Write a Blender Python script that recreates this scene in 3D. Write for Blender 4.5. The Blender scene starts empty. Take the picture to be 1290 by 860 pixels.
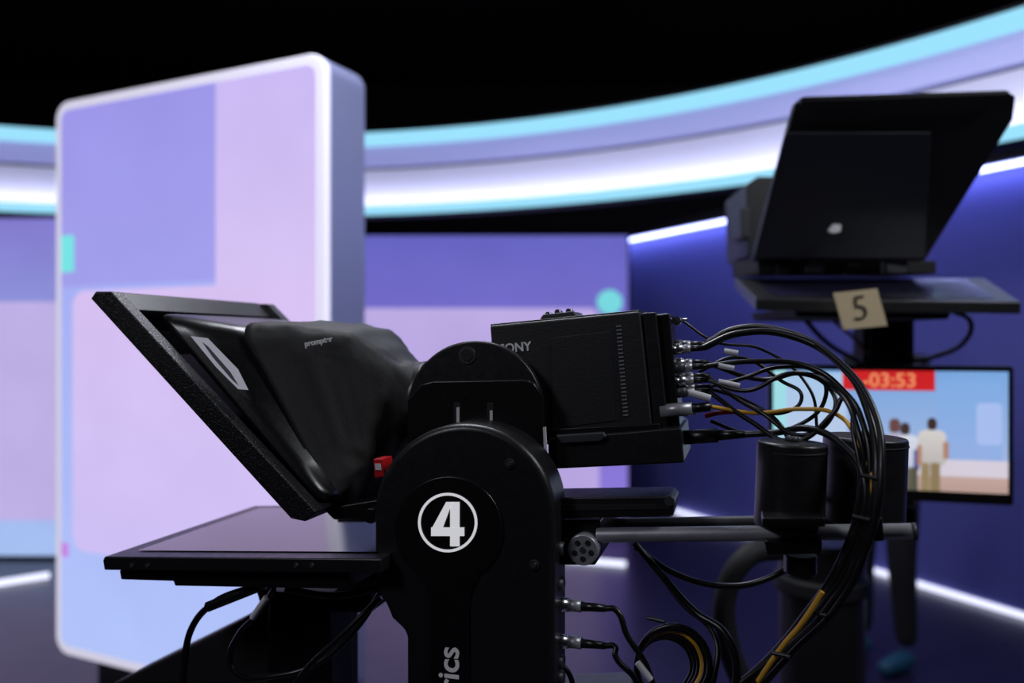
import bpy, bmesh, math, random
from mathutils import Vector, Matrix
random.seed(4)
S=bpy.context.scene
S.view_settings.view_transform='Standard'
S.view_settings.look='None'
F=1290*28/36.0; H=1.5
def lin(c):
    return tuple(((x/255)/12.92 if x/255<=0.04045 else ((x/255+0.055)/1.055)**2.4) for x in c)
# ---------------------------------------------------------------- materials
def mat(name,rgb,rough=0.5,metal=0.0,em=None,es=0.0,noise=0.0,nscale=200,spec=0.5,bump=0.0):
    m=bpy.data.materials.new(name); m.use_nodes=True
    nt=m.node_tree; b=nt.nodes['Principled BSDF']
    c=lin(rgb)
    b.inputs['Base Color'].default_value=(*c,1)
    b.inputs['Roughness'].default_value=rough
    b.inputs['Metallic'].default_value=metal
    b.inputs['Specular IOR Level'].default_value=spec
    if em:
        b.inputs['Emission Color'].default_value=(*lin(em),1)
        b.inputs['Emission Strength'].default_value=es
    if noise or bump:
        tc=nt.nodes.new('ShaderNodeTexCoord'); n=nt.nodes.new('ShaderNodeTexNoise')
        n.inputs['Scale'].default_value=nscale
        nt.links.new(tc.outputs['Object'],n.inputs['Vector'])
        if noise:
            mr=nt.nodes.new('ShaderNodeMapRange')
            mr.inputs['To Min'].default_value=max(0,rough-noise); mr.inputs['To Max'].default_value=min(1,rough+noise)
            nt.links.new(n.outputs['Fac'],mr.inputs['Value']); nt.links.new(mr.outputs[0],b.inputs['Roughness'])
        if bump:
            bp=nt.nodes.new('ShaderNodeBump'); bp.inputs['Strength'].default_value=bump; bp.inputs['Distance'].default_value=0.001
            nt.links.new(n.outputs['Fac'],bp.inputs['Height']); nt.links.new(bp.outputs[0],b.inputs['Normal'])
    return m
def emis(name,rgb,s):
    m=bpy.data.materials.new(name); m.use_nodes=True
    nt=m.node_tree; nt.nodes.clear()
    e=nt.nodes.new('ShaderNodeEmission'); o=nt.nodes.new('ShaderNodeOutputMaterial')
    e.inputs[0].default_value=(*lin(rgb),1); e.inputs[1].default_value=s
    nt.links.new(e.outputs[0],o.inputs[0]); return m
def screen_mat(name,z0,z1,cb,ct,layers,strength=1.0,grain=0.04,soft=0.0):
    """graphic on an LED screen; UVs are metres on the screen (s,z)"""
    m=bpy.data.materials.new(name); m.use_nodes=True
    nt=m.node_tree; N=nt.nodes; L=nt.links; N.clear()
    out=N.new('ShaderNodeOutputMaterial'); b=N.new('ShaderNodeBsdfPrincipled')
    b.inputs['Base Color'].default_value=(.01,.01,.012,1); b.inputs['Roughness'].default_value=.5
    uv=N.new('ShaderNodeUVMap'); uv.uv_map='UVMap'
    sx=N.new('ShaderNodeSeparateXYZ'); L.new(uv.outputs[0],sx.inputs[0])
    mr=N.new('ShaderNodeMapRange'); mr.inputs['From Min'].default_value=z0; mr.inputs['From Max'].default_value=z1
    L.new(sx.outputs['Y'],mr.inputs['Value'])
    mx=N.new('ShaderNodeMix'); mx.data_type='RGBA'
    L.new(mr.outputs[0],mx.inputs[0]); mx.inputs[6].default_value=(*lin(cb),1); mx.inputs[7].default_value=(*lin(ct),1)
    cur=mx.outputs[2]
    for (s0,s1,a0,a1,r,col) in layers:
        def vm(op,v=None):
            n=N.new('ShaderNodeVectorMath'); n.operation=op
            if v is not None: n.inputs[1].default_value=v
            return n
        n1=vm('SUBTRACT',((s0+s1)/2,(a0+a1)/2,0)); n2=vm('ABSOLUTE')
        n3=vm('SUBTRACT',(abs(s1-s0)/2-r,abs(a1-a0)/2-r,0)); n4=vm('MAXIMUM',(0,0,0)); n5=vm('LENGTH')
        L.new(uv.outputs[0],n1.inputs[0]); L.new(n1.outputs[0],n2.inputs[0]); L.new(n2.outputs[0],n3.inputs[0]); L.new(n3.outputs[0],n4.inputs[0]); L.new(n4.outputs[0],n5.inputs[0])
        if soft:
            lt=N.new('ShaderNodeMapRange'); lt.interpolation_type='SMOOTHSTEP'
            lo_=max(0,r-soft)
            lt.inputs['From Min'].default_value=lo_; lt.inputs['From Max'].default_value=lo_+2*soft
            lt.inputs['To Min'].default_value=1; lt.inputs['To Max'].default_value=0
        else:
            lt=N.new('ShaderNodeMath'); lt.operation='LESS_THAN'; lt.inputs[1].default_value=r+1e-4
        L.new(n5.outputs['Value'],lt.inputs[0])
        m2=N.new('ShaderNodeMix'); m2.data_type='RGBA'
        L.new(lt.outputs[0],m2.inputs[0]); L.new(cur,m2.inputs[6])
        if len(col)==2:   # vertical gradient (bottom, top)
            g=N.new('ShaderNodeMapRange'); g.inputs['From Min'].default_value=a0; g.inputs['From Max'].default_value=a1
            L.new(sx.outputs['Y'],g.inputs['Value'])
            gm=N.new('ShaderNodeMix'); gm.data_type='RGBA'; L.new(g.outputs[0],gm.inputs[0])
            gm.inputs[6].default_value=(*lin(col[0]),1); gm.inputs[7].default_value=(*lin(col[1]),1)
            L.new(gm.outputs[2],m2.inputs[7])
        else: m2.inputs[7].default_value=(*lin(col),1)
        cur=m2.outputs[2]
    L.new(cur,b.inputs['Emission Color']); 
    nz=N.new('ShaderNodeTexNoise'); nz.inputs['Scale'].default_value=2.5; L.new(uv.outputs[0],nz.inputs['Vector'])
    m3=N.new('ShaderNodeMapRange'); m3.inputs['To Min'].default_value=strength*(1-grain*2); m3.inputs['To Max'].default_value=strength*(1+grain*2)
    L.new(nz.outputs['Fac'],m3.inputs['Value']); L.new(m3.outputs[0],b.inputs['Emission Strength'])
    L.new(b.outputs[0],out.inputs[0]); return m

BLK=mat('black_anodised',(23,23,25),.38,noise=.08,nscale=90,bump=.15)
BLK2=mat('black_satin',(15,15,17),.3,noise=.06)
BLKM=mat('black_matte',(10,10,12),.7)
GREYB=mat('camera_paint',(30,30,34),.48,noise=.08,nscale=400,bump=.3)
DKG=mat('dark_grey',(52,53,58),.45)
FAB=mat('black_fabric',(9,9,10),.62,bump=.6,nscale=900)
ALU=mat('brushed_aluminium',(165,166,172),.38,.5,noise=.1)
SIL=mat('silver',(200,200,205),.25,1.0)
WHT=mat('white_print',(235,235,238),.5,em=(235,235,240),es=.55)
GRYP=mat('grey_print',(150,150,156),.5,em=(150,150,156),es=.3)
CABLE=mat('cable_rubber',(16,16,18),.33)
YEL=mat('cable_yellow',(225,170,50),.4)
RED=mat('red_plastic',(190,20,25),.4)
WTAG_GLINT=mat('white_tag',(210,210,215),.5)
GLASS=mat('beamsplitter_glass',(8,8,12),.05,spec=.8)
EDGE=mat('speckled_edge',(20,20,22),.33,noise=.25,nscale=500,bump=1.0)
# ---------------------------------------------------------------- builders
def empty(name,loc=(0,0,0)):
    e=bpy.data.objects.new(name,None); S.collection.objects.link(e); e.empty_display_size=.1
    e.location=loc; e.matrix_world=Matrix.Translation(loc); return e
def addmesh(name,verts,faces,m,parent=None,bevel=0,seg=3,smooth=False,uvs=None):
    me=bpy.data.meshes.new(name); me.from_pydata([tuple(v) for v in verts],[],faces)
    bm=bmesh.new(); bm.from_mesh(me); bmesh.ops.recalc_face_normals(bm,faces=bm.faces); bm.to_mesh(me); bm.free()
    if smooth:
        for p in me.polygons: p.use_smooth=True
    ob=bpy.data.objects.new(name,me); S.collection.objects.link(ob)
    if m: me.materials.append(m)
    if uvs:
        ul=me.uv_layers.new(name='UVMap')
        for lp in me.loops: ul.data[lp.index].uv=uvs[lp.vertex_index]
    if parent: ob.parent=parent; ob.matrix_parent_inverse=parent.matrix_world.inverted()
    if bevel:
        b=ob.modifiers.new('bevel','BEVEL'); b.width=bevel; b.segments=seg; b.limit_method='ANGLE'; b.angle_limit=math.radians(35)
        w=ob.modifiers.new('wn','WEIGHTED_NORMAL'); 
        for p in me.polygons: p.use_smooth=True
    return ob
def extr(name,near,vec,m,parent=None,bevel=0,seg=3,smooth=False):
    n=len(near); V=[Vector(p) for p in near]+[Vector(p)+Vector(vec) for p in near]
    f=[list(range(n)),list(range(2*n-1,n-1,-1))]+[[i,(i+1)%n,n+(i+1)%n,n+i] for i in range(n)]
    return addmesh(name,V,f,m,parent,bevel,seg,smooth)
def rod(name,p0,p1,r,m,parent=None,seg=32,r1=None,bevel=0):
    p0=Vector(p0);p1=Vector(p1); d=(p1-p0).normalized(); a=d.orthogonal().normalized(); b=d.cross(a)
    r1=r if r1 is None else r1
    A=[p0+(a*math.cos(t)+b*math.sin(t))*r for t in [2*math.pi*i/seg for i in range(seg)]]
    B=[p1+(a*math.cos(t)+b*math.sin(t))*r1 for t in [2*math.pi*i/seg for i in range(seg)]]
    f=[list(range(seg)),list(range(2*seg-1,seg-1,-1))]+[[i,(i+1)%seg,seg+(i+1)%seg,seg+i] for i in range(seg)]
    o=addmesh(name,A+B,f,m,parent,bevel)
    if not bevel:
        for p in o.data.polygons:
            if len(p.vertices)==4: p.use_smooth=True
    return o
def box(name,c,size,m,parent=None,bevel=0,rz=0):
    x,y,z=[s/2 for s in size]; R=Matrix.Rotation(rz,3,'Z'); c=Vector(c)
    V=[c+R@Vector((sx*x,sy*y,-z)) for sx,sy in((-1,-1),(1,-1),(1,1),(-1,1))]
    return extr(name,V,(0,0,2*z),m,parent,bevel)
def cable(name,pts,r,m,parent=None):
    cu=bpy.data.curves.new(name,'CURVE'); cu.dimensions='3D'; cu.bevel_depth=r*1.12; cu.bevel_resolution=3; cu.resolution_u=10
    sp=cu.splines.new('BEZIER'); sp.bezier_points.add(len(pts)-1)
    for bp,p in zip(sp.bezier_points,pts):
        bp.co=p; bp.handle_left_type='AUTO'; bp.handle_right_type='AUTO'
    cu.use_fill_caps=True; cu.materials.append(m)
    o=bpy.data.objects.new(name,cu); S.collection.objects.link(o)
    if parent: o.parent=parent; o.matrix_parent_inverse=parent.matrix_world.inverted()
    return o
def text(name,s,size,org,xd,yd,m,parent=None,off=0.0,ext=.0004):
    cu=bpy.data.curves.new(name,'FONT'); cu.body=s; cu.size=size; cu.extrude=ext; cu.offset=off
    cu.align_x='CENTER'; cu.align_y='CENTER'; cu.materials.append(m)
    o=bpy.data.objects.new(name,cu); S.collection.objects.link(o)
    x=Vector(xd).normalized(); y=Vector(yd); y=(y-y.dot(x)*x).normalized(); z=x.cross(y)
    M=Matrix((x,y,z)).transposed().to_4x4(); M.translation=Vector(org)
    o.matrix_world=M
    if parent: o.parent=parent; o.matrix_parent_inverse=parent.matrix_world.inverted(); o.matrix_world=M
    return o
def at(px,py,d): return Vector(((px-645)/F*d,d,H-(py-430)/F*d))
# ---------------------------------------------------------------- rig frame (yawed 16 deg)
YAW=math.radians(16); CY=math.cos(YAW); SY=math.sin(YAW)
U=Vector((CY,-SY,0)); V_=Vector((SY,CY,0)); W=Vector((0,0,1))
def rig(px,py,v):
    a=(px-645)/F; u=(a*(1+CY*v)+.062-SY*v)/(CY+SY*a)
    X=-.062+CY*u+SY*v; Y=1-SY*u+CY*v
    return Vector((X,Y,H-(py-430)/F*Y))
def prism(name,pts,v0,v1,m,parent,bevel=0,seg=3):
    return extr(name,[rig(x,y,v0) for x,y in pts],V_*(v1-v0),m,parent,bevel,seg)
def disc(name,px,py,v0,v1,r,m,parent,bevel=0,seg=48):
    p=rig(px,py,v0); return rod(name,p,p+V_*(v1-v0),r,m,parent,seg,bevel=bevel)
def arc(cx,cy,r,a0,a1,n=24):
    return [(cx+r*math.cos(math.radians(a0+(a1-a0)*i/n)),cy-r*math.sin(math.radians(a0+(a1-a0)*i/n))) for i in range(n+1)]

# ================================================================ ROOM
FLM=mat('studio_floor',(28,22,48),.3,noise=.05,nscale=6)
DARK=mat('studio_black_wall',(5,5,7),.9)
def wallbox(name,x0,x1,y0,y1,z0,z1,m):
    return box(name,((x0+x1)/2,(y0+y1)/2,(z0+z1)/2),(x1-x0,y1-y0,z1-z0),m)
wallbox('floor',-7,6,-2.5,9,-.1,0,FLM)
wallbox('ceiling',-7,6,-2.5,9,4.4,4.5,DARK)
wallbox('wall_back',-7,6,9,9.1,0,4.4,DARK)
wallbox('wall_left',-7.1,-7,-2.5,9,0,4.4,DARK)
wallbox('wall_right',6,6.1,-2.5,9,0,4.4,DARK)
wallbox('wall_front',-7,6,-2.6,-2.5,0,4.4,DARK)
# ---- plane helper
class Pl:
    def __init__(s,p0,p1):
        s.p=Vector(p0); s.l=(Vector(p1)-s.p).length; s.d=(Vector(p1)-s.p)/s.l; s.n=Vector((-s.d.y,s.d.x))  # n points away
    def hit(s,px,py):
        a=(px-645)/F; t=(a*s.p.y-s.p.x)/(s.d.x-a*s.d.y); Y=s.p.y+t*s.d.y
        return t,H-(py-430)/F*Y
    def w(s,t,z,off=0):
        q=s.p+s.d*t+s.n*off; return Vector((q.x,q.y,z))
    def vec(s,o): return Vector((s.n.x*o,s.n.y*o,0))
    def lay(s,x0,x1,y0,y1,r,col):
        a=s.hit(x0,y1); b=s.hit(x1,y0); return (a[0],b[0],a[1],b[1],r,col)
def rrect(s0,s1,z0,z1,r,n=10):
    o=[]
    for cx,cz,a in((s1-r,z1-r,0),(s0+r,z1-r,90),(s0+r,z0+r,180),(s1-r,z0+r,270)):
        for i in range(n+1):
            t=math.radians(a+90*i/n); o.append((cx+r*math.cos(t),cz+r*math.sin(t)))
    return o
def pprism(name,pl,pts,o0,o1,m,parent=None,bevel=0,uv=False):
    ob=extr(name,[pl.w(a,b,o0) for a,b in pts],pl.vec(o1-o0),m,parent,bevel)
    if uv:
        ul=ob.data.uv_layers.new(name='UVMap'); n=len(pts)
        for lp in ob.data.loops: ul.data[lp.index].uv=pts[lp.vertex_index%n]
    return ob
# ---- set walls : right blue wall
RW=Pl((1.12-.25,7.7+.51),(2.78+.9,4.32-1.84))
BLUE=mat('blue_wall_paint',(108,112,198),.5)
pprism('wall_set_blue',RW,[(0,0),(RW.l,0),(RW.l,2.46),(0,2.46)],0,.08,BLUE)
cv=empty('cove_light')
pprism('housing',RW,[(0,2.465),(RW.l,2.465),(RW.l,2.53),(0,2.53)],-.2,.08,DARK,cv)
pprism('diffuser',RW,[(0,2.455),(RW.l,2.455),(RW.l,2.463),(0,2.463)],-.12,-.03,emis('cove_white',(172,182,255),7.5),cv)
# ---- LED walls
LC=Pl((-1.45,6.36),(.925,6.36)); zt=2.345
mC=screen_mat('led_center_graphic',.1,zt,(140,120,215),(100,99,190),[
    LC.lay(300,755,388,690,.08,((178,160,220),(185,168,224))),
    LC.lay(752,784,365,396,.1,(115,212,218))],1.02)
led=empty('led_video_wall')
pprism('screen',LC,[(0,.12),(LC.l,.12),(LC.l,zt),(0,zt)],0,.04,mC,led,uv=True)
pprism('cabinet',LC,[(-.02,0),(LC.l+.02,0),(LC.l+.02,zt+.01),(-.02,zt+.01)],.041,.14,BLKM,led)
LL=Pl((-6.2,5.47),(-2.45,5.47))
mL=screen_mat('led_left_graphic',.1,zt,(165,190,240),(130,122,205),[
    LL.lay(-400,400,380,655,.05,(188,174,226))],1.02)
led2=empty('led_video_wall.001')
pprism('screen',LL,[(0,.03),(LL.l,.03),(LL.l,2.345),(0,2.345)],0,.04,mL,led2,uv=True)
pprism('cabinet',LL,[(-.02,0),(LL.l+.02,0),(LL.l+.02,2.355),(-.02,2.355)],.041,.14,BLKM,led2)
# ---- curved ribbon (circular arc)
up=lo=[Vector((-1.88+5.01*math.sin(t),.67+5.01*math.cos(t))) for t in [math.radians(-68+i*1.5) for i in range(102)]]
def sweep(name,path,prof,m,parent):
    vs=[];n=len(prof)
    for i,p in enumerate(path):
        t=(path[min(i+1,len(path)-1)]-path[max(i-1,0)]).normalized(); nn=Vector((t.y,-t.x)) # toward viewer
        for o,z in prof: vs.append((p.x+nn.x*o,p.y+nn.y*o,z))
    f=[]
    for i in range(len(path)-1):
        for k in range(n): f.append([i*n+k,i*n+(k+1)%n,(i+1)*n+(k+1)%n,(i+1)*n+k])
    f.append(list(range(n))); f.append([(len(path)-1)*n+k for k in range(n)][::-1])
    o=addmesh(name,vs,f,m,parent)
    return o
rb=empty('curved_light_ribbon')
FAS=mat('ribbon_fascia_backlit',(190,190,215),.5,em=(138,142,212),es=.6)  # lavender glow put in the material, no lamp behind it
FAS2=mat('ribbon_fascia',(222,220,232),.5,em=(130,132,170),es=.33)  # faint emission in the material adds to the strip light on it
def r4(o0,o1,z0,z1): return [(o0,z0),(o1,z0),(o1,z1),(o0,z1)]
CYAN=emis('cyan_led',(152,220,248),1.08)
sweep('strip_upper',up,r4(-.02,.05,2.868,2.955),CYAN,rb)
sweep('strip_cap',up,r4(-.3,.05,2.957,2.975),DARK,rb)
sweep('fascia_upper',up,r4(-.04,.02,2.728,2.866),FAS,rb)
sweep('gap',up,r4(-.1,-.05,2.60,2.78),DARK,rb)
sweep('fascia_lower',lo,[(-.04,2.435),(-.02,2.435),(.02,2.70),(-.0,2.70)],FAS2,rb)
sweep('ledge',lo,r4(-.04,.095,2.365,2.43),BLKM,rb)
sweep('strip_lower',lo,r4(.097,.12,2.372,2.432),CYAN,rb)
sweep('uplight',lo,r4(.03,.085,2.432,2.436),emis('uplight_white',(218,220,255),11),rb)
sweep('backing',lo,r4(-.3,-.2,2.42,2.9),DARK,rb)
# ---- floor light strips
FS=emis('floor_strip',(225,228,255),1.5)
def fstrip(name,a,b,w=.04):
    a=Vector(a);b=Vector(b);d=(b-a).normalized();n=Vector((-d.y,d.x))*w/2
    extr(name,[(a-n).to_3d(),(b-n).to_3d(),(b+n).to_3d(),(a+n).to_3d()],(0,0,.03),FS)
def fl(px,py):
    d=F*H/(py-430); return ((px-645)/F*d,d)
fstrip('floor_light_strip',fl(850,645),fl(1420,817),.035)
fstrip('floor_light_strip.001',fl(600,697),fl(788,713),.035)
fstrip('floor_light_strip.002',fl(-260,778),fl(62,727),.035)

# ================================================================ FREESTANDING PANEL
PP=Pl((-2.03,3.54),(-.68,2.90)); 
pan=empty('freestanding_video_panel')
z0,z1=.12,2.56
SIDE=mat('panel_side_metal',(150,155,195),.45,.2)
WF=mat('panel_frame_diffuser',(225,225,240),.5,em=(228,224,244),es=.74)
pprism('shell',PP,rrect(0,PP.l,z0,z1,.08),.035,.245,SIDE,pan,bevel=.006)
pprism('front_frame',PP,rrect(0,PP.l,z0,z1,.08),0,.034,WF,pan,bevel=.01)
pk=PP.hit(96,342)[1]; sp=PP.hit(273,300)[0]
Ls=[(-.1,sp,pk-.06,3,0,((158,155,230),(150,142,226))),
    (sp,2,pk-.1,3,0,((208,189,236),(190,175,238))),
    PP.lay(92,700,342,692,.07,((202,188,240),(210,188,236))),
    PP.lay(78,93,297,342,.0,(115,222,222)),
    PP.lay(76,87,684,700,.01,(190,130,222))]
mP=screen_mat('panel_graphic',z0,z1,(174,192,245),(156,160,236),Ls,1.05,soft=.004)
pprism('screen',PP,rrect(.042,PP.l-.042,z0+.042,z1-.042,.045),-.002,.004,mP,pan,uv=True)
pprism('plinth',PP,[(.2,0),(PP.l-.2,0),(PP.l-.2,z0),(.2,z0)],.06,.2,DKG,pan)

# ================================================================ HERO PAN/TILT HEAD
hd=empty('robotic_pan_tilt_head')
out=arc(584,648,114,180,0,40)+[(698,1000),(511,1000),(511,800),(505,792),(492,780),(486,765),(470,735)]
prism('arm',out,0,.072,BLK,hd,bevel=.009,seg=4)
st=[(540,1000),(540,765),(537,745),(527,724)]+arc(565,668,68,236,-56,44)[1:-1]+[(603,724),(593,745),(590,765),(590,1000)]
prism('cover_plate',st,-.004,.001,BLK2,hd,bevel=.0015)
# badge
ring=arc(564,658,37.5,0,360,64)[:-1]; rin=arc(564,658,34,0,360,64)[:-1]
A=[rig(x,y,-.0052) for x,y in ring]; B=[rig(x,y,-.0052) for x,y in rin]
addmesh('badge_ring',A+B,[[i,(i+1)%64,64+(i+1)%64,64+i] for i in range(64)],WHT,hd)
n4=[[(567,632),(579,632),(579,688),(567,688)],[(543,664),(585,664),(585,675),(543,675)],[(562,632),(570,632),(557,667),(543,667)]]
vs=[];fs=[]
for k,q in enumerate(n4):
    fs.append([len(vs)+i for i in range(4)]); vs+=[rig(x,y,-.0054-.0001*k) for x,y in q]
addmesh('badge_number',vs,fs,WHT,hd)
text('side_lettering','telemetrics',.040,rig(566,905,-.0055),W,-U,GRYP,hd,off=.0006)
for i,(x,y) in enumerate([(641,584),(672,712)]):
    disc('screw_%d'%i,x,y,-.003,.004,.0065,BLKM,hd,bevel=.001,seg=20)
    disc('screw_head_%d'%i,x,y,-.0045,.0,.0035,DKG,hd,seg=6)
disc('side_knob',466,650,.02,.05,.010,BLK2,hd,bevel=.001,seg=24)
# tilt bracket
bo=arc(598,514,85,180,0,36)+[(683,600),(513,600)]
prism('tilt_bracket',bo,.078,.094,BLK,hd,bevel=.003)
prism('bracket_step',[(513,504),(530,484),(545,480),(660,478),(672,482),(684,500),(684,600),(513,600)],.070,.079,BLK2,hd,bevel=.002)
disc('bracket_hole',588,447,.075,.08,.009,BLKM,hd,seg=6)
disc('bracket_hole_rim',588,447,.0765,.08,.012,DKG,hd,seg=24)
for i,x in enumerate((575,617)):
    prism('slot_%d'%i,[(x-4,507),(x+4,507),(x+4,536),(x-4,536)],.0685,.071,BLKM,hd,bevel=.001)
    prism('slot_glint_%d'%i,[(x,513+i*4),(x+3,513+i*4),(x+3,534),(x,534)],.067,.069,WTAG_GLINT,hd)  # solid pale piece, painted as bright backdrop showing through the slot
prism('white_mark',[(684,538),(687,538),(690,586),(686,586)],.066,.07,WTAG_GLINT,hd)
disc('tilt_axle',590,600,.02,.108,.05,BLK2,hd)
# base of head and pedestal
prism('pan_base',[(470,985),(760,985),(760,1060),(470,1060)],0,.34,BLK,hd,bevel=.01)
pc=rig(610,1060,.17)
rod('pan_drum',pc,(pc.x,pc.y,pc.z-.08),.13,BLK2,hd,bevel=.004)
rod('column',(pc.x,pc.y,.2),(pc.x,pc.y,pc.z-.08),.085,DKG,hd)
rod('column_skirt',(pc.x,pc.y,.08),(pc.x,pc.y,.3),.16,BLK,hd,bevel=.01)
rod('pedestal_base',(pc.x,pc.y,.0),(pc.x,pc.y,.1),.36,BLK,hd,bevel=.02)
# connector ports on rear side of arm
for i,y in enumerate((690,735,760,806,832,852)):
    p=rig(697,y,.035); big=y in(760,806)
    rod('port_%d'%i,p,p+U*(.014 if not big else .02),.0085,SIL if big else DKG,hd,seg=24)
    if big:
        rod('plug_%d'%i,p+U*.018,p+U*.036,.0075,ALU,hd,seg=24); rod('plug_boot_%d'%i,p+U*.034,p+U*.066,.0062,CABLE,hd,seg=24,r1=.0045)

# ================================================================ BROADCAST CAMERA
cam=empty('broadcast_camera')
prism('body',[(617,410),(806,392),(822,543),(690,560),(628,562)],.11,.215,GREYB,cam,bevel=.003)
prism('rear_section',[(809,394),(826,393),(842,541),(824,543)],.115,.21,BLK,cam,bevel=.002)
prism('rear_module',[(826,396),(843,394),(857,540),(836,542)],.125,.205,BLK2,cam,bevel=.003)
prism('top_ridge',[(618,408),(806,390),(806,394),(618,412)],.12,.205,BLK,cam,bevel=.001)
prism('side_plate',[(694,425),(768,417),(776,530),(696,540)],.1088,.111,GREYB,cam,bevel=.001)
VM=mat('vent_grille',(120,121,128),.5)
for i in range(24):
    t=i/23; x=776+t*9; y=410+t*112
    prism('vent_%d'%i,[(x,y),(x+6,y-.5),(x+6.2,y+1.5),(x+.2,y+2)],.1085,.112,VM,cam)
text('maker_lettering','SONY',.017,rig(649,438,.1085),U+W*.09,W,GRYP,cam,off=.0003)
prism('top_shoe',[(680,402),(684,396),(722,392),(726,398)],.13,.19,DKG,cam,bevel=.001)
for i,(x,y) in enumerate(((690,396),(702,393),(716,392))):
    disc('shoe_screw_%d'%i,x,y,.14,.16,.004,SIL,cam,seg=16)
disc('top_knob',852,404,.15,.17,.006,SIL,cam,seg=20)
rod('top_knob_stem',rig(842,403,.16),rig(866,402,.16),.002,SIL,cam,seg=12)
prism('base_dock',[(690,552),(858,538),(862,583),(690,591)],.096,.235,BLK,cam,bevel=.003)
prism('base_plate',[(690,540),(830,533),(834,548),(690,556)],.1,.22,BLK2,cam,bevel=.002)
prism('under_handle',[(700,548),(760,544),(764,550),(756,556),(706,559)],.089,.097,DKG,cam,bevel=.002)
rod('lens',rig(530,504,.16),rig(625,492,.16),.052,BLK2,cam,bevel=.003)
rod('lens_ring',rig(532,504,.16),rig(546,502,.16),.057,BLK,cam,bevel=.002)
# rear connectors
conns=[(440,'a'),(463,'b'),(480,'c'),(494,'a'),(516,'d')]
for i,(y,k) in enumerate(conns):
    for j,v in enumerate((.135,.175)):
        if k=='d' and j: continue
        x=846+(y-440)*.1; yy=y-j*5
        r=.0075 if k!='d' else .009
        rod('jack_%d_%d'%(i,j),rig(x,yy,v),rig(x+14,yy-.7,v),r,SIL if (i+j)%2==0 else DKG,cam,seg=20)
        rod('jack_nut_%d_%d'%(i,j),rig(x+12,yy-.6,v),rig(x+24,yy-1,v),r*.8,ALU,cam,seg=12)
        rod('boot_%d_%d'%(i,j),rig(x+23,yy-1,v),rig(x+44,yy-2,v),r*.6,CABLE,cam,seg=16,r1=.0035)
rod('power_plug',rig(832,518,.12),rig(872,514,.12),.0088,ALU,cam,seg=24)
rod('power_plug_boot',rig(870,514,.12),rig(896,512,.12),.006,CABLE,cam,seg=24)
rod('multipin_plug',rig(862,551,.14),rig(905,548,.14),.0095,BLK,cam,seg=24)
rod('multipin_boot',rig(903,548,.14),rig(940,547,.14),.0075,CABLE,cam,seg=24,r1=.0045)

# ================================================================ TELEPROMPTER
tp=empty('teleprompter')
prof=[(114,376),(120,367),(140,367),(398,645),(384,657),(366,653)]
prism('frame_side_near',prof,-.04,-.018,EDGE,tp,bevel=.002)
near=[rig(x,y,-.04) for x,y in prof]
extr('frame_side_far',[p+V_*.378 for p in near],V_*.022,BLK,tp,bevel=.002)
prism('frame_top',[(114,376),(120,367),(140,367),(162,390),(138,401)],-.018,.34,BLK,tp,bevel=.002)
prism('frame_bottom',[(398,645),(384,657),(366,653),(344,628),(372,618)],-.018,.34,BLK,tp,bevel=.002)
def lerp(a,b,t): return a*(1-t)+b*t
g0=rig(140,393,-.02); g1=rig(362,636,-.02)
addmesh('glass',[g0,g1,g1+V_*.36,g0+V_*.36],[[0,1,2,3]],GLASS,tp)
def loft(name,secs,m,parent,n=40,sub=6):
    rings=[]
    def ring(s):
        nt_,nb_,ft,fb,e=s; o=[]
        for i in range(n):
            t=2*math.pi*(i+.5)/n; c,sn=math.cos(t),math.sin(t)
            x=math.copysign(abs(c)**(2/e),c); y=math.copysign(abs(sn)**(2/e),sn)
            a=(x+1)/2; b=(y+1)/2
            o.append(lerp(lerp(nb_,nt_,b),lerp(fb,ft,b),a))
        return o
    for k in range(len(secs)-1):
        for j in range(sub):
            t=j/sub; rings.append(ring([lerp(secs[k][q],secs[k+1][q],t) for q in range(4)]+[secs[k][4]*(1-t)+secs[k+1][4]*t]))
    rings.append(ring(secs[-1]))
    vs=[v for r in rings for v in r]; f=[]
    for k in range(len(rings)-1):
        for i in range(n): f.append([k*n+i,k*n+(i+1)%n,(k+1)*n+(i+1)%n,(k+1)*n+i])
    f.append(list(range(n))); f.append([(len(rings)-1)*n+i for i in range(n)])
    return addmesh(name,vs,f,m,parent,smooth=True)
def sec(nt_,nb_,v,w,e):
    a=rig(*nt_,v); b=rig(*nb_,v); return [a,b,a+V_*w,b+V_*w,e]
loft('hood_base',[sec((196,394),(404,636),-.005,.33,14),sec((228,398),(412,630),.0,.32,12),sec((312,412),(428,622),.03,.27,10)],BLK2,tp,n=64,sub=3)
hood=loft('fabric_shroud',[sec((300,405),(424,642),.02,.29,10),sec((372,404),(446,614),.045,.25,8),sec((434,414),(470,590),.07,.19,6),sec((494,454),(500,562),.1,.12,3),sec((520,468),(516,552),.1,.12,2)],FAB,tp,n=80,sub=8)
tx=bpy.data.textures.new('wrinkle','CLOUDS'); tx.noise_scale=.035; tx.noise_depth=2
dm=hood.modifiers.new('wrinkle','DISPLACE'); dm.texture=tx; dm.texture_coords='GLOBAL'; dm.strength=.009; dm.mid_level=.5
rod('shroud_cuff',rig(508,508,.16),rig(522,506,.16),.06,FAB,tp,bevel=.004)
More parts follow.
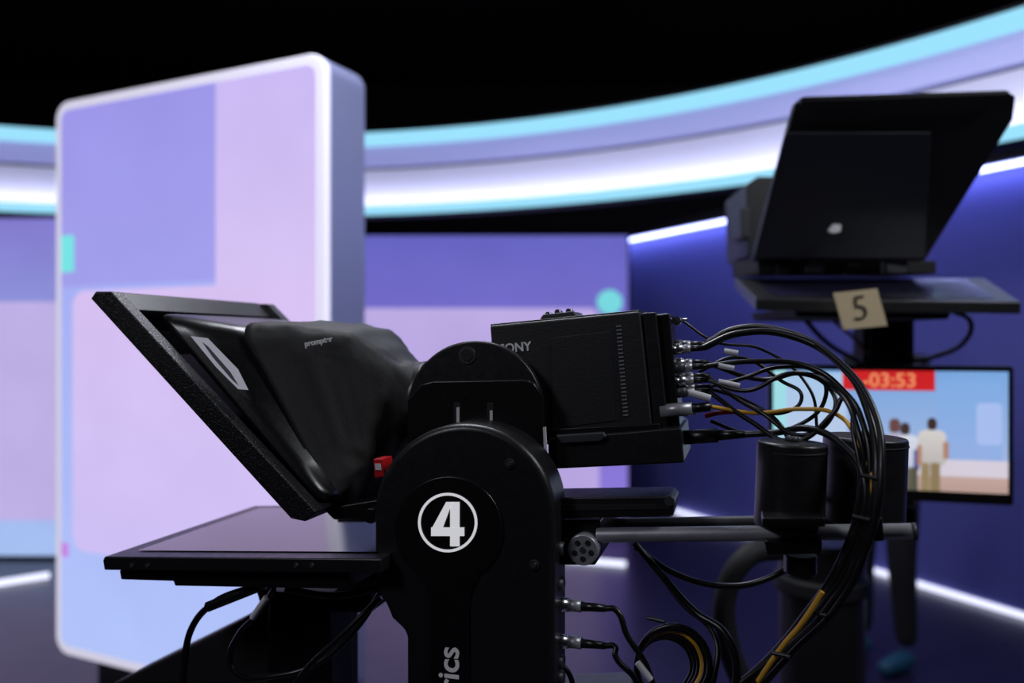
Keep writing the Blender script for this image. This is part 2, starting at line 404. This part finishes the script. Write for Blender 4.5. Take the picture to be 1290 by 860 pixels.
# opaque glowing patch on the hood, painted as brightness seen through it
SEETHRU=mat('window_film',(205,205,212),.25,.3,noise=.2,nscale=60,bump=.5,em=(190,190,205),es=.35)
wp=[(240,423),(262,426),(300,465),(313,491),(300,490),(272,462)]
addmesh('window',[rig(x,y,-.012) for x,y in wp],[list(range(6))],SEETHRU,tp)
CLR=mat('film_streak',(110,112,120),.3)  # darker streak painted into the see-through patch
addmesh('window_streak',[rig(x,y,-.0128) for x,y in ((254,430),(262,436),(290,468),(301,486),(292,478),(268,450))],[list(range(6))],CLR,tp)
text('shroud_lettering','prompter',.011,rig(401,430,.036),U*1+W*.18,W,GRYP,tp,off=.0003)
prism('switch',[(470,578),(482,578),(484,600),(472,602)],.02,.05,RED,tp,bevel=.001)
prism('switch_label',[(472,584),(479,584),(480,592),(473,592)],.0185,.02,WTAG_GLINT,tp)
# display below
prism('display_bezel',[(129,706),(131,701),(480,704),(480,722),(131,718)],-.03,.33,BLK,tp,bevel=.002)
prism('display_back',[(150,718),(440,722),(440,742),(220,738),(218,732),(152,730)],-.015,.31,BLK2,tp,bevel=.002)
a=rig(131,701,-.03);b=rig(480,704,-.03)
SCR=mat('display_glass',(40,38,60),.12,spec=.8)
e=(b-a).normalized()
addmesh('display_glass',[a+e*.03+V_*.03+W*.0015,b-e*.02+V_*.03+W*.0015,b-e*.02+V_*.33+W*.0015,a+e*.03+V_*.33+W*.0015],[[0,1,2,3]],SCR,tp)
for i,x in enumerate((165,185,372,392)):
    disc('bezel_screw_%d'%i,x,712,-.032,-.028,.003,DKG,tp,seg=12)
for i,x in enumerate((163,172)):
    disc('vent_hole_%d'%i,x,724,-.0165,-.012,.0025,DKG,tp,seg=8)
prism('support_arm',[(320,738),(468,750),(468,772),(330,772)],.12,.2,BLKM,tp,bevel=.004)
prism('support_post',[(338,745),(415,750),(420,1000),(334,1000)],.1,.17,BLK2,tp,bevel=.004)
prism('slanted_rail',[(305,780),(340,752),(415,750),(415,1010),(60,1010),(140,862)],.16,.26,BLKM,tp,bevel=.006)
prism('bracket_to_head',[(405,640),(480,628),(480,652),(420,655)],.03,.2,BLK2,tp,bevel=.003)
prism('riser',[(425,650),(475,650),(475,745),(425,745)],.2,.24,BLKM,tp)

# ================================================================ REAR RAILS + COUNTERWEIGHTS
cr=empty('counterweight_rail_assembly')
prism('upper_rail',[(690,627),(843,625),(850,632),(848,650),(690,654)],.04,.11,BLK,cr,bevel=.002)
prism('rail_groove',[(700,636),(843,635),(843,641),(700,643)],.0385,.042,BLKM,cr)
disc('rail_end_cap',843,631,.03,.042,.006,DKG,cr,seg=20)
rod('rod_near',rig(752,674,.05),rig(1150,669,.05),.0092,ALU,cr,bevel=.001)
rod('rod_near_tip',rig(1148,669,.05),rig(1154,669,.05),.0097,DKG,cr)
rod('rod_far',rig(700,661,.17),rig(1120,655,.17),.0085,DKG,cr,bevel=.001)
prism('rod_clamp',[(700,655),(756,655),(758,688),(750,712),(708,712),(700,700)],.05,.2,BLK2,cr,bevel=.003)
disc('clamp_knob',734,693,.03,.052,.0195,ALU,cr,bevel=.002)
for i in range(5):
    t=math.radians(72*i+18); disc('knob_hole_%d'%i,734+11*math.cos(t),693+11*math.sin(t),.0292,.031,.0036,BLKM,cr,seg=16)
disc('knob_center',734,693,.029,.031,.004,DKG,cr,seg=16)
prism('cross_block',[(960,652),(1040,652),(1040,664),(960,664)],.0,.19,BLK2,cr,bevel=.002)
for k,(px,t,b_,v,r) in enumerate(((998,556,664,.07,.0405),(1090,549,656,.15,.050))):
    p=rig(px,t,v); q=rig(px,b_,v); q=Vector((p.x-.004,p.y,q.z)); 
    rod('weight_%d'%k,q,p,r,BLK,cr,seg=64,bevel=.004)
    rod('weight_rim_%d'%k,p+W*-.012,p+W*-.010,r*1.008,BLKM,cr,seg=64)
    rod('weight_bolt_%d'%k,p,p+W*.006,.008,DKG,cr,seg=6)
prism('lower_clamp',[(962,680),(1036,680),(1036,698),(966,700)],.03,.12,BLK2,cr,bevel=.003)
p=rig(1008,698,.07); rod('lower_knob',p,p-W*.022,.019,BLK2,cr,bevel=.002)
rod('lower_knob_cap',p-W*.022,p-W*.026,.015,DKG,cr,bevel=.001)
prism('tail_clamp',[(1096,652),(1112,652),(1114,682),(1098,682)],.03,.17,BLK2,cr,bevel=.002)

# ================================================================ CABLES
cb=empty('camera_cable_loom')
def cab(name,pts,r=.0032,m=CABLE): return cable(name,[rig(*p) for p in pts],r,m,cb)
tail=[[(1094,520,.06),(1104,600,.02),(1086,690,.02),(1040,770,.03),(985,825,.04),(930,880,.05)],
      [(1086,530,.055),(1096,600,.03),(1078,690,.03),(1030,770,.04),(975,830,.05),(905,885,.05)],
      [(1080,540,.05),(1090,610,.035),(1066,700,.035),(1022,775,.045),(965,835,.05),(890,890,.05)],
      [(1100,515,.05),(1110,600,.01),(1092,690,.01),(1050,770,.02),(1000,820,.03),(945,880,.04)],
      [(1075,545,.06),(1084,610,.04),(1060,700,.04),(1012,775,.05),(955,840,.05),(880,895,.05)],
      [(1090,560,.045),(1100,620,.022),(1080,700,.025),(1035,780,.03),(980,840,.04),(920,890,.05)]]
cab('cable_1',[(886,438,.135),(930,420,.14),(1000,424,.13),(1062,462,.1)]+tail[0],.0042)
cab('cable_2',[(888,433,.175),(925,414,.17),(985,416,.15),(1050,450,.1)]+tail[3],.0036)
cab('cable_3',[(890,461,.135),(950,455,.13),(1020,462,.12),(1065,495,.09)]+tail[1])
cab('cable_4',[(890,457,.175),(960,478,.17),(1010,470,.14),(1055,492,.1)]+tail[2],.003)
cab('cable_5',[(890,478,.135),(940,492,.12),(1000,470,.11),(1046,490,.11),(1050,520,.1),(1010,548,.1),(960,520,.12),(925,500,.15),(892,474,.175)],.0026)
cab('cable_6',[(892,492,.135),(945,530,.12),(1000,556,.1),(1050,520,.09),(1065,500,.09)]+tail[4],.0028)
cab('cable_7',[(892,488,.175),(940,505,.16),(985,538,.15),(1000,590,.13)],.0026)
cab('cable_8',[(896,512,.12),(950,520,.13),(1010,515,.12),(1050,520,.1),(1078,550,.06)]+tail[5][1:],.0024,YEL)
cab('cable_8_red',[(888,524,.13),(905,520,.13),(930,518,.13)],.0028,RED)
cab('cable_9',[(938,547,.14),(975,545,.13),(1020,540,.1),(1060,560,.07)]+tail[2][1:],.004)
cab('cable_10',[(860,404,.17),(900,430,.18),(960,440,.17),(1020,490,.15),(1030,545,.14)],.0018)
cab('cable_11',[(880,468,.15),(930,450,.15),(985,480,.16),(1010,500,.15),(985,520,.15),(940,510,.15)],.0022)
cab('cable_12',[(895,530,.15),(940,545,.15),(1000,538,.14),(1040,500,.13),(1030,470,.13),(985,462,.14),(930,478,.15),(895,486,.16)],.0024)
cab('tag_1',[(868,494,.12),(895,502,.12)],.0045,WTAG_GLINT)
cab('tag_2',[(912,442,.13),(930,445,.13)],.0036,WTAG_GLINT)
cab('tag_3',[(905,460,.13),(925,464,.13)],.0032,WTAG_GLINT)
cab('tag_4',[(905,480,.13),(932,486,.13)],.0032,WTAG_GLINT)
# arm cables + coil
def plugend(i):
    y=(760,806)[i]; return rig(697,y,.035)+U*.066
cable('head_cable_1',[plugend(0),plugend(0)+U*.012,rig(790,800,.03),rig(815,840,.03),rig(830,900,.03)],.0034,CABLE,cb)
cable('head_cable_2',[plugend(1),plugend(1)+U*.012,rig(775,825,.03),rig(800,855,.03),rig(815,900,.03)],.0034,CABLE,cb)
cab('head_cable_tag',[(803,834,.022),(820,856,.022)],.0036,WTAG_GLINT)
cab('head_cable_3',[(700,832,.035),(715,845,.035),(725,880,.035)],.003)
for k in range(6):
    o=k*2.2; cab('coil_%d'%k,[(848+(46-o)*math.cos(t)-o,838-(50-o*1.3)*math.sin(t),.06+.006*k) for t in [math.radians(a_) for a_ in range(-40,331,30)]],.0032,YEL if k==2 else CABLE)
cab('loom_1',[(800,684,.1),(830,720,.09),(875,770,.08),(915,800,.06),(928,850,.05),(915,890,.05)],.0042)
cab('loom_2',[(800,688,.1),(850,722,.1),(920,738,.1),(975,725,.1),(1005,705,.09)],.0036)
cab('loom_3',[(815,700,.12),(860,760,.1),(900,800,.08),(900,850,.06),(885,890,.06)],.0034)
cab('loom_4',[(955,858,.035),(985,815,.02),(1010,785,.01),(1036,745,.005)],.0026,YEL)
for i,(x,y) in enumerate(((1096,598),(1086,650),(1030,770),(985,822),(828,778))):
    cab('tie_%d'%i,[(x-12,y,.018),(x+10,y+5,.012)],.0022)
# display cables
cab('display_cable_1',[(335,738,.0),(300,745,.0),(268,760,.0),(242,790,.0),(232,840,.0),(230,900,.0)],.0042)
cab('display_cable_1_plug',[(325,739,-.0),(262,764,-.0)],.0065)
cab('display_cable_2',[(345,742,.0),(328,770,.0),(300,800,.0),(290,830,.0),(300,850,.0),(340,852,.02),(400,835,.04),(450,790,.05),(480,745,.06)],.0036)
cab('display_cable_3',[(360,742,.02),(420,750,.03),(480,740,.05)],.0045)
cab('display_cable_4',[(480,752,.05),(430,800,.03),(380,850,.02),(350,900,.02)],.0036)
cab('display_tag',[(336,752,-.004),(318,778,-.004)],.004,WTAG_GLINT)

# ================================================================ CAMERA 5 (background)
t5=empty('teleprompter.001')
NAVY=mat('hood_navy_black',(14,15,20),.5)
NAVY2=mat('hood_panel',(32,34,42),.42)
def quadslab(name,P,vec,m,par,bevel=.004): return extr(name,[at(*p) for p in P],vec,m,par,bevel)
quadslab('glass_frame',[(1003,128,1.86),(1012,121,1.86),(1268,113,1.80),(1280,121,1.80),(1277,150,1.82),(1166,328,2.05),(948,328,2.10)],(0.0,.03,.0),NAVY,t5)
quadslab('hood_panel',[(988,168,1.86),(1170,168,1.84),(1163,326,2.02),(948,326,2.06)],(.0,-.012,0),NAVY2,t5)
quadslab('hood_rim',[(1006,125,1.85),(1268,116,1.79),(1266,121,1.79),(1007,131,1.85)],(0,-.01,0),BLK2,t5,.001)
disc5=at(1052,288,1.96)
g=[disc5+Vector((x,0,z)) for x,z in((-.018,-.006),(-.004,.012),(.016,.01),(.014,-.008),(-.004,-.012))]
extr('lens_glint',g,(0,.006,0),WTAG_GLINT,t5,.002)  # pale solid chip painted as a reflected glint
quadslab('camera_body',[(940,232,2.3),(955,222,2.3),(1050,222,2.3),(1050,322,2.3),(942,320,2.3)],(0.02,.3,.0),GREYB,t5)
quadslab('camera_rear',[(932,262,2.28),(945,262,2.28),(945,300,2.28),(934,298,2.28)],(0,.1,0),DKG,t5)
quadslab('camera_plate',[(955,325,2.12),(1180,328,2.1),(1180,345,2.1),(955,345,2.12)],(0,.25,.01),BLKM,t5)
for i,(x,y,w_) in enumerate(((975,332,14),(1010,330,22),(1060,334,18),(1110,331,26))):
    quadslab('plate_fitting_%d'%i,[(x,y,2.1),(x+w_,y,2.1),(x+w_,y+14,2.1),(x,y+14,2.1)],(0,-.03,0),DKG if i%2 else BLK2,t5,.002)
# tilted display shelf
a=at(952,376,1.86);b=at(1286,380,1.82);c=at(1240,350,2.2);d=at(925,350,2.25)
extr('display_shelf',[a,b,c,d],(0,0,-.028),BLK,t5,.003)
i1=lerp(a,b,.08);i2=lerp(a,b,.92);i3=lerp(d,c,.92);i4=lerp(d,c,.08)
addmesh('display_face',[v+W*.0015 for v in (lerp(i1,i4,.1),lerp(i2,i3,.1),lerp(i2,i3,.92),lerp(i1,i4,.92))],[[0,1,2,3]],SCR,t5)
quadslab('shelf_under',[(1000,388,1.92),(1200,390,1.92),(1195,402,1.92),(1005,400,1.92)],(0,.35,.0),BLKM,t5)
quadslab('support_post',[(1088,395,2.2),(1152,395,2.2),(1152,640,2.2),(1088,640,2.2)],(0,.07,0),BLKM,t5)
for i,x in enumerate((1095,1142)):
    quadslab('post_rail_%d'%i,[(x,398,2.19),(x+5,398,2.19),(x+5,455,2.19),(x,455,2.19)],(0,.005,0),DKG,t5,.001)
cable('shelf_cable_1',[at(1200,392,2.1),at(1222,404,2.1),at(1215,430,2.12),at(1180,448,2.15),at(1140,455,2.18)],.006,CABLE,t5)
cable('shelf_cable_2',[at(1010,398,2.1),at(1040,430,2.1),at(1080,455,2.15),at(1100,470,2.18)],.006,CABLE,t5)
cable('shelf_cable_3',[at(1045,400,2.1),at(1075,425,2.12),at(1092,445,2.18)],.004,mat('orange_cable',(160,90,50),.5),t5)
nc=empty('number_card')
CARD=mat('card_paper',(205,186,150),.8,noise=.1,nscale=20)
extr('paper',[at(1050,369,1.80),at(1105,363,1.80),at(1118,410,1.80),at(1063,415,1.80)],(0,.003,0),CARD,nc)
xd=at(1105,363,1.8)-at(1050,369,1.8); yd=at(1050,369,1.8)-at(1063,415,1.8)
text('digit','5',.082,at(1084,389,1.797),xd,yd,BLKM,nc,off=-.0016)
# pedestal of camera 5
pd=empty('studio_pedestal')
q=at(1035,700,2.32)
rod('column',(q.x,q.y,.15),(q.x,q.y,q.z+.05),.118,BLK,pd,bevel=.01)
rod('collar',(q.x,q.y,q.z-.1),(q.x,q.y,q.z-.05),.132,BLKM,pd,bevel=.01)
rod('base',(q.x,q.y,0),(q.x,q.y,.16),.36,BLK,pd,bevel=.02)
t_=at(1120,632,2.235)
box('head_plate',((q.x+t_.x)/2-.01,2.25,t_.z-.035),(.27,.16,.07),BLKM,pd,.01)
cable('hose',[at(985,690,1.75),at(940,702,1.7),at(915,745,1.7),at(915,800,1.7),at(935,860,1.7),at(960,920,1.7)],.022,BLKM,pd)
# programme monitor
mon=empty('programme_monitor')
pa=at(968,0,2.1);pb=at(1277,0,1.95)
MP=Pl((pa.x,pa.y),(pb.x,pb.y))
mt=H-(461-430)/F*1.95; mb=H-(637-430)/F*1.95
pprism('bezel',MP,rrect(0,MP.l,mb,mt,.008,4),0,.045,BLK2,mon,bevel=.002)
Lm=[MP.lay(968,1066,470,600,0,((196,205,232),(168,200,234))),
    MP.lay(960,990,466,548,0,(160,222,232)),
    MP.lay(1180,1262,480,588,.01,((150,176,228),(128,172,228))),
    MP.lay(1230,1262,508,560,.01,(168,190,240)),
    MP.lay(900,1300,587,640,0,((160,128,120),(204,176,168))),
    MP.lay(900,1300,583,587,0,(214,206,220)),
    MP.lay(1062,1177,460,490,0,(205,34,38)),
    MP.lay(1120,1134,527,545,.012,(105,72,70)),MP.lay(1117,1138,545,585,.014,(178,176,200)),
    MP.lay(1134,1146,532,548,.012,(64,46,42)),MP.lay(1131,1157,548,592,.016,((188,194,215),(216,220,234))),MP.lay(1151,1158,566,592,.005,(70,84,150)),
    MP.lay(1136,1146,588,626,.006,(92,92,76)),MP.lay(1146,1156,588,624,.006,(84,84,70)),
    MP.lay(1168,1180,526,542,.012,(62,42,36)),MP.lay(1156,1192,542,586,.018,((186,180,178),(212,208,206))),
    MP.lay(1160,1171,583,628,.006,(150,132,96)),MP.lay(1172,1184,583,626,.006,(140,122,88)),
    MP.lay(1188,1195,556,578,.006,(176,130,108)),MP.lay(1155,1161,560,586,.006,(176,130,108))]
mM=screen_mat('monitor_picture',mb,mt,(176,190,225),(118,166,224),Lm,.97,.02,soft=.0015)
pprism('screen',MP,[(.012,mb+.028),(MP.l-.012,mb+.028),(MP.l-.012,mt-.014),(.012,mt-.014)],-.0015,.002,mM,mon,uv=True)
tt=MP.hit(1120,479.5)
text('timer_digits','-03:53',.05,MP.w(tt[0],tt[1],-.003),(MP.d.x,MP.d.y,0),W,emis('timer_glow',(250,150,105),.9),mon,off=.0008,ext=.0002)
mc=at(1120,0,2.06)
box('vesa_arm',(mc.x,2.12,(mt+mb)/2),(.1,.10,.1),BLKM,mon)

# ================================================================ OPERATOR standing in the dark behind camera 5
def person():
    e=empty('camera_operator')
    X,Y=1.74,3.72
    J={'pel':(0,0,.95,.13),'ab':(0,0,1.1,.125),'ch':(0,-.01,1.3,.15),'nk':(0,0,1.47,.06),'hd0':(0,-.01,1.54,.055),
       'lh':(.09,0,.9,.09),'lk':(.10,-.02,.50,.066),'la':(.10,.02,.1,.048),
       'rh':(-.09,0,.9,.09),'rk':(-.11,-.02,.50,.066),'ra':(-.12,.0,.1,.048),
       'ls':(.18,0,1.4,.058),'le':(.24,.03,1.13,.043),'lw':(.22,-.12,.93,.028),
       'rs':(-.18,0,1.4,.058),'re':(-.24,.03,1.13,.043),'rw':(-.22,-.14,.93,.028)}
    E=[('pel','ab'),('ab','ch'),('ch','nk'),('nk','hd0'),('pel','lh'),('lh','lk'),('lk','la'),('pel','rh'),('rh','rk'),('rk','ra'),('ch','ls'),('ls','le'),('le','lw'),('ch','rs'),('rs','re'),('re','rw')]
    R=Matrix.Rotation(math.radians(-60),3,'Z')
    def wp(p): return Vector((X,Y,0))+R@Vector(p)
    def skin(name,J,E,m,root):
        ks=list(J); me=bpy.data.meshes.new(name); me.from_pydata([wp(J[k][:3]) for k in ks],[(ks.index(a),ks.index(b)) for a,b in E],[])
        o=bpy.data.objects.new(name,me); S.collection.objects.link(o); me.materials.append(m)
        o.parent=e; o.matrix_parent_inverse=e.matrix_world.inverted()
        o.modifiers.new('skin','SKIN')
        for i,k in enumerate(ks):
            r=J[k][3]; me.skin_vertices[0].data[i].radius=(r,r)
        me.skin_vertices[0].data[ks.index(root)].use_root=True
        o.modifiers.new('sub','SUBSURF').levels=2; o.modifiers['sub'].render_levels=2
    CL=mat('operator_clothes',(10,10,15),.8); SK=mat('skin',(150,105,85),.5); SH=mat('teal_shoe',(10,66,92),.6)
    skin('body',J,E,CL,'pel')
    for s in(-1,1):
        wx=.22*s; wy=-.12 if s>0 else -.14
        h={'a':(wx,wy,.93,.026),'b':(wx,wy-.03,.86,.03)}; ee=[('a','b')]
        for f in range(4):
            h['f%d'%f]=(wx,wy-.05+f*.02,.82,.009);h['g%d'%f]=(wx-.01*s,wy-.055+f*.02,.775+abs(f-1.5)*.006,.0075); ee+=[('b','f%d'%f),('f%d'%f,'g%d'%f)]
        h['t']=(wx-.02*s,wy-.07,.86,.010);h['u']=(wx-.02*s,wy-.085,.82,.008); ee+=[('a','t'),('t','u')]
        skin('hand_%s'%('l' if s>0 else 'r'),h,ee,SK,'a')
        fx=.10 if s>0 else -.12
        skin('shoe_%s'%('l' if s>0 else 'r'),{'a':(fx,.05,.05,.045),'b':(fx,-.06,.045,.045),'c':(fx,-.17,.035,.034)},[('a','b'),('b','c')],SH,'a')
    skin('head',{'n':(0,-.01,1.5,.052),'a':(0,-.005,1.58,.07),'b':(0,0,1.66,.09),'c':(0,.005,1.73,.07),'nose':(0,-.1,1.63,.014)},[('n','a'),('a','b'),('b','c'),('b','nose')],SK,'a')
    skin('hair',{'a':(0,.03,1.66,.085),'b':(0,.02,1.72,.09),'c':(0,-.03,1.75,.07)},[('a','b'),('b','c')],BLKM,'a')
person()

# ================================================================ LIGHTS
def area(name,loc,tgt,size,e,col,sy=None):
    l=bpy.data.lights.new(name,'AREA'); l.energy=e; l.size=size; l.color=col
    if sy: l.shape='RECTANGLE'; l.size_y=sy
    o=bpy.data.objects.new(name,l); S.collection.objects.link(o); o.location=loc
    o.rotation_euler=(Vector(tgt)-Vector(loc)).to_track_quat('-Z','Y').to_euler(); return o
area('studio_softlight',(-.3,2.4,3.6),(0,1.2,1.3),1.0,50,(.88,.9,1))  # unseen overhead lamp added for a soft rim on the black gear
area('studio_softlight.001',(2.2,.2,3.4),(.4,1.1,1.3),.6,38,(.92,.94,1))  # unseen lamp added to lift the gear from the right
area('studio_softlight.002',(-2.0,-.6,3.2),(-.1,1.1,1.2),.6,20,(.88,.9,1))  # another unseen lamp added to brighten the dark foreground
area('wall_wash_light',(.9,5.2,4.1),(2.2,5.6,1.9),.5,30,(.6,.62,1),2.5)  # unseen blue lamp added to spread light over the set wall
area('wall_wash_light.001',(2.0,3.6,4.1),(3.1,3.8,1.9),.5,28,(.65,.7,1),2.0)  # second added wall lamp, also out of view
w=bpy.data.worlds.new('world'); S.world=w; w.use_nodes=True
w.node_tree.nodes['Background'].inputs[0].default_value=(.3,.33,.6,1); w.node_tree.nodes['Background'].inputs[1].default_value=.01
# ================================================================ CAMERA
c=bpy.data.cameras.new('camera'); c.lens=28; c.sensor_width=36; c.clip_start=.05
co=bpy.data.objects.new('camera',c); S.collection.objects.link(co); co.location=(0,0,H); co.rotation_euler=(math.radians(90),0,0)
c.dof.use_dof=True; c.dof.focus_distance=1.03; c.dof.aperture_fstop=2.0
S.camera=co
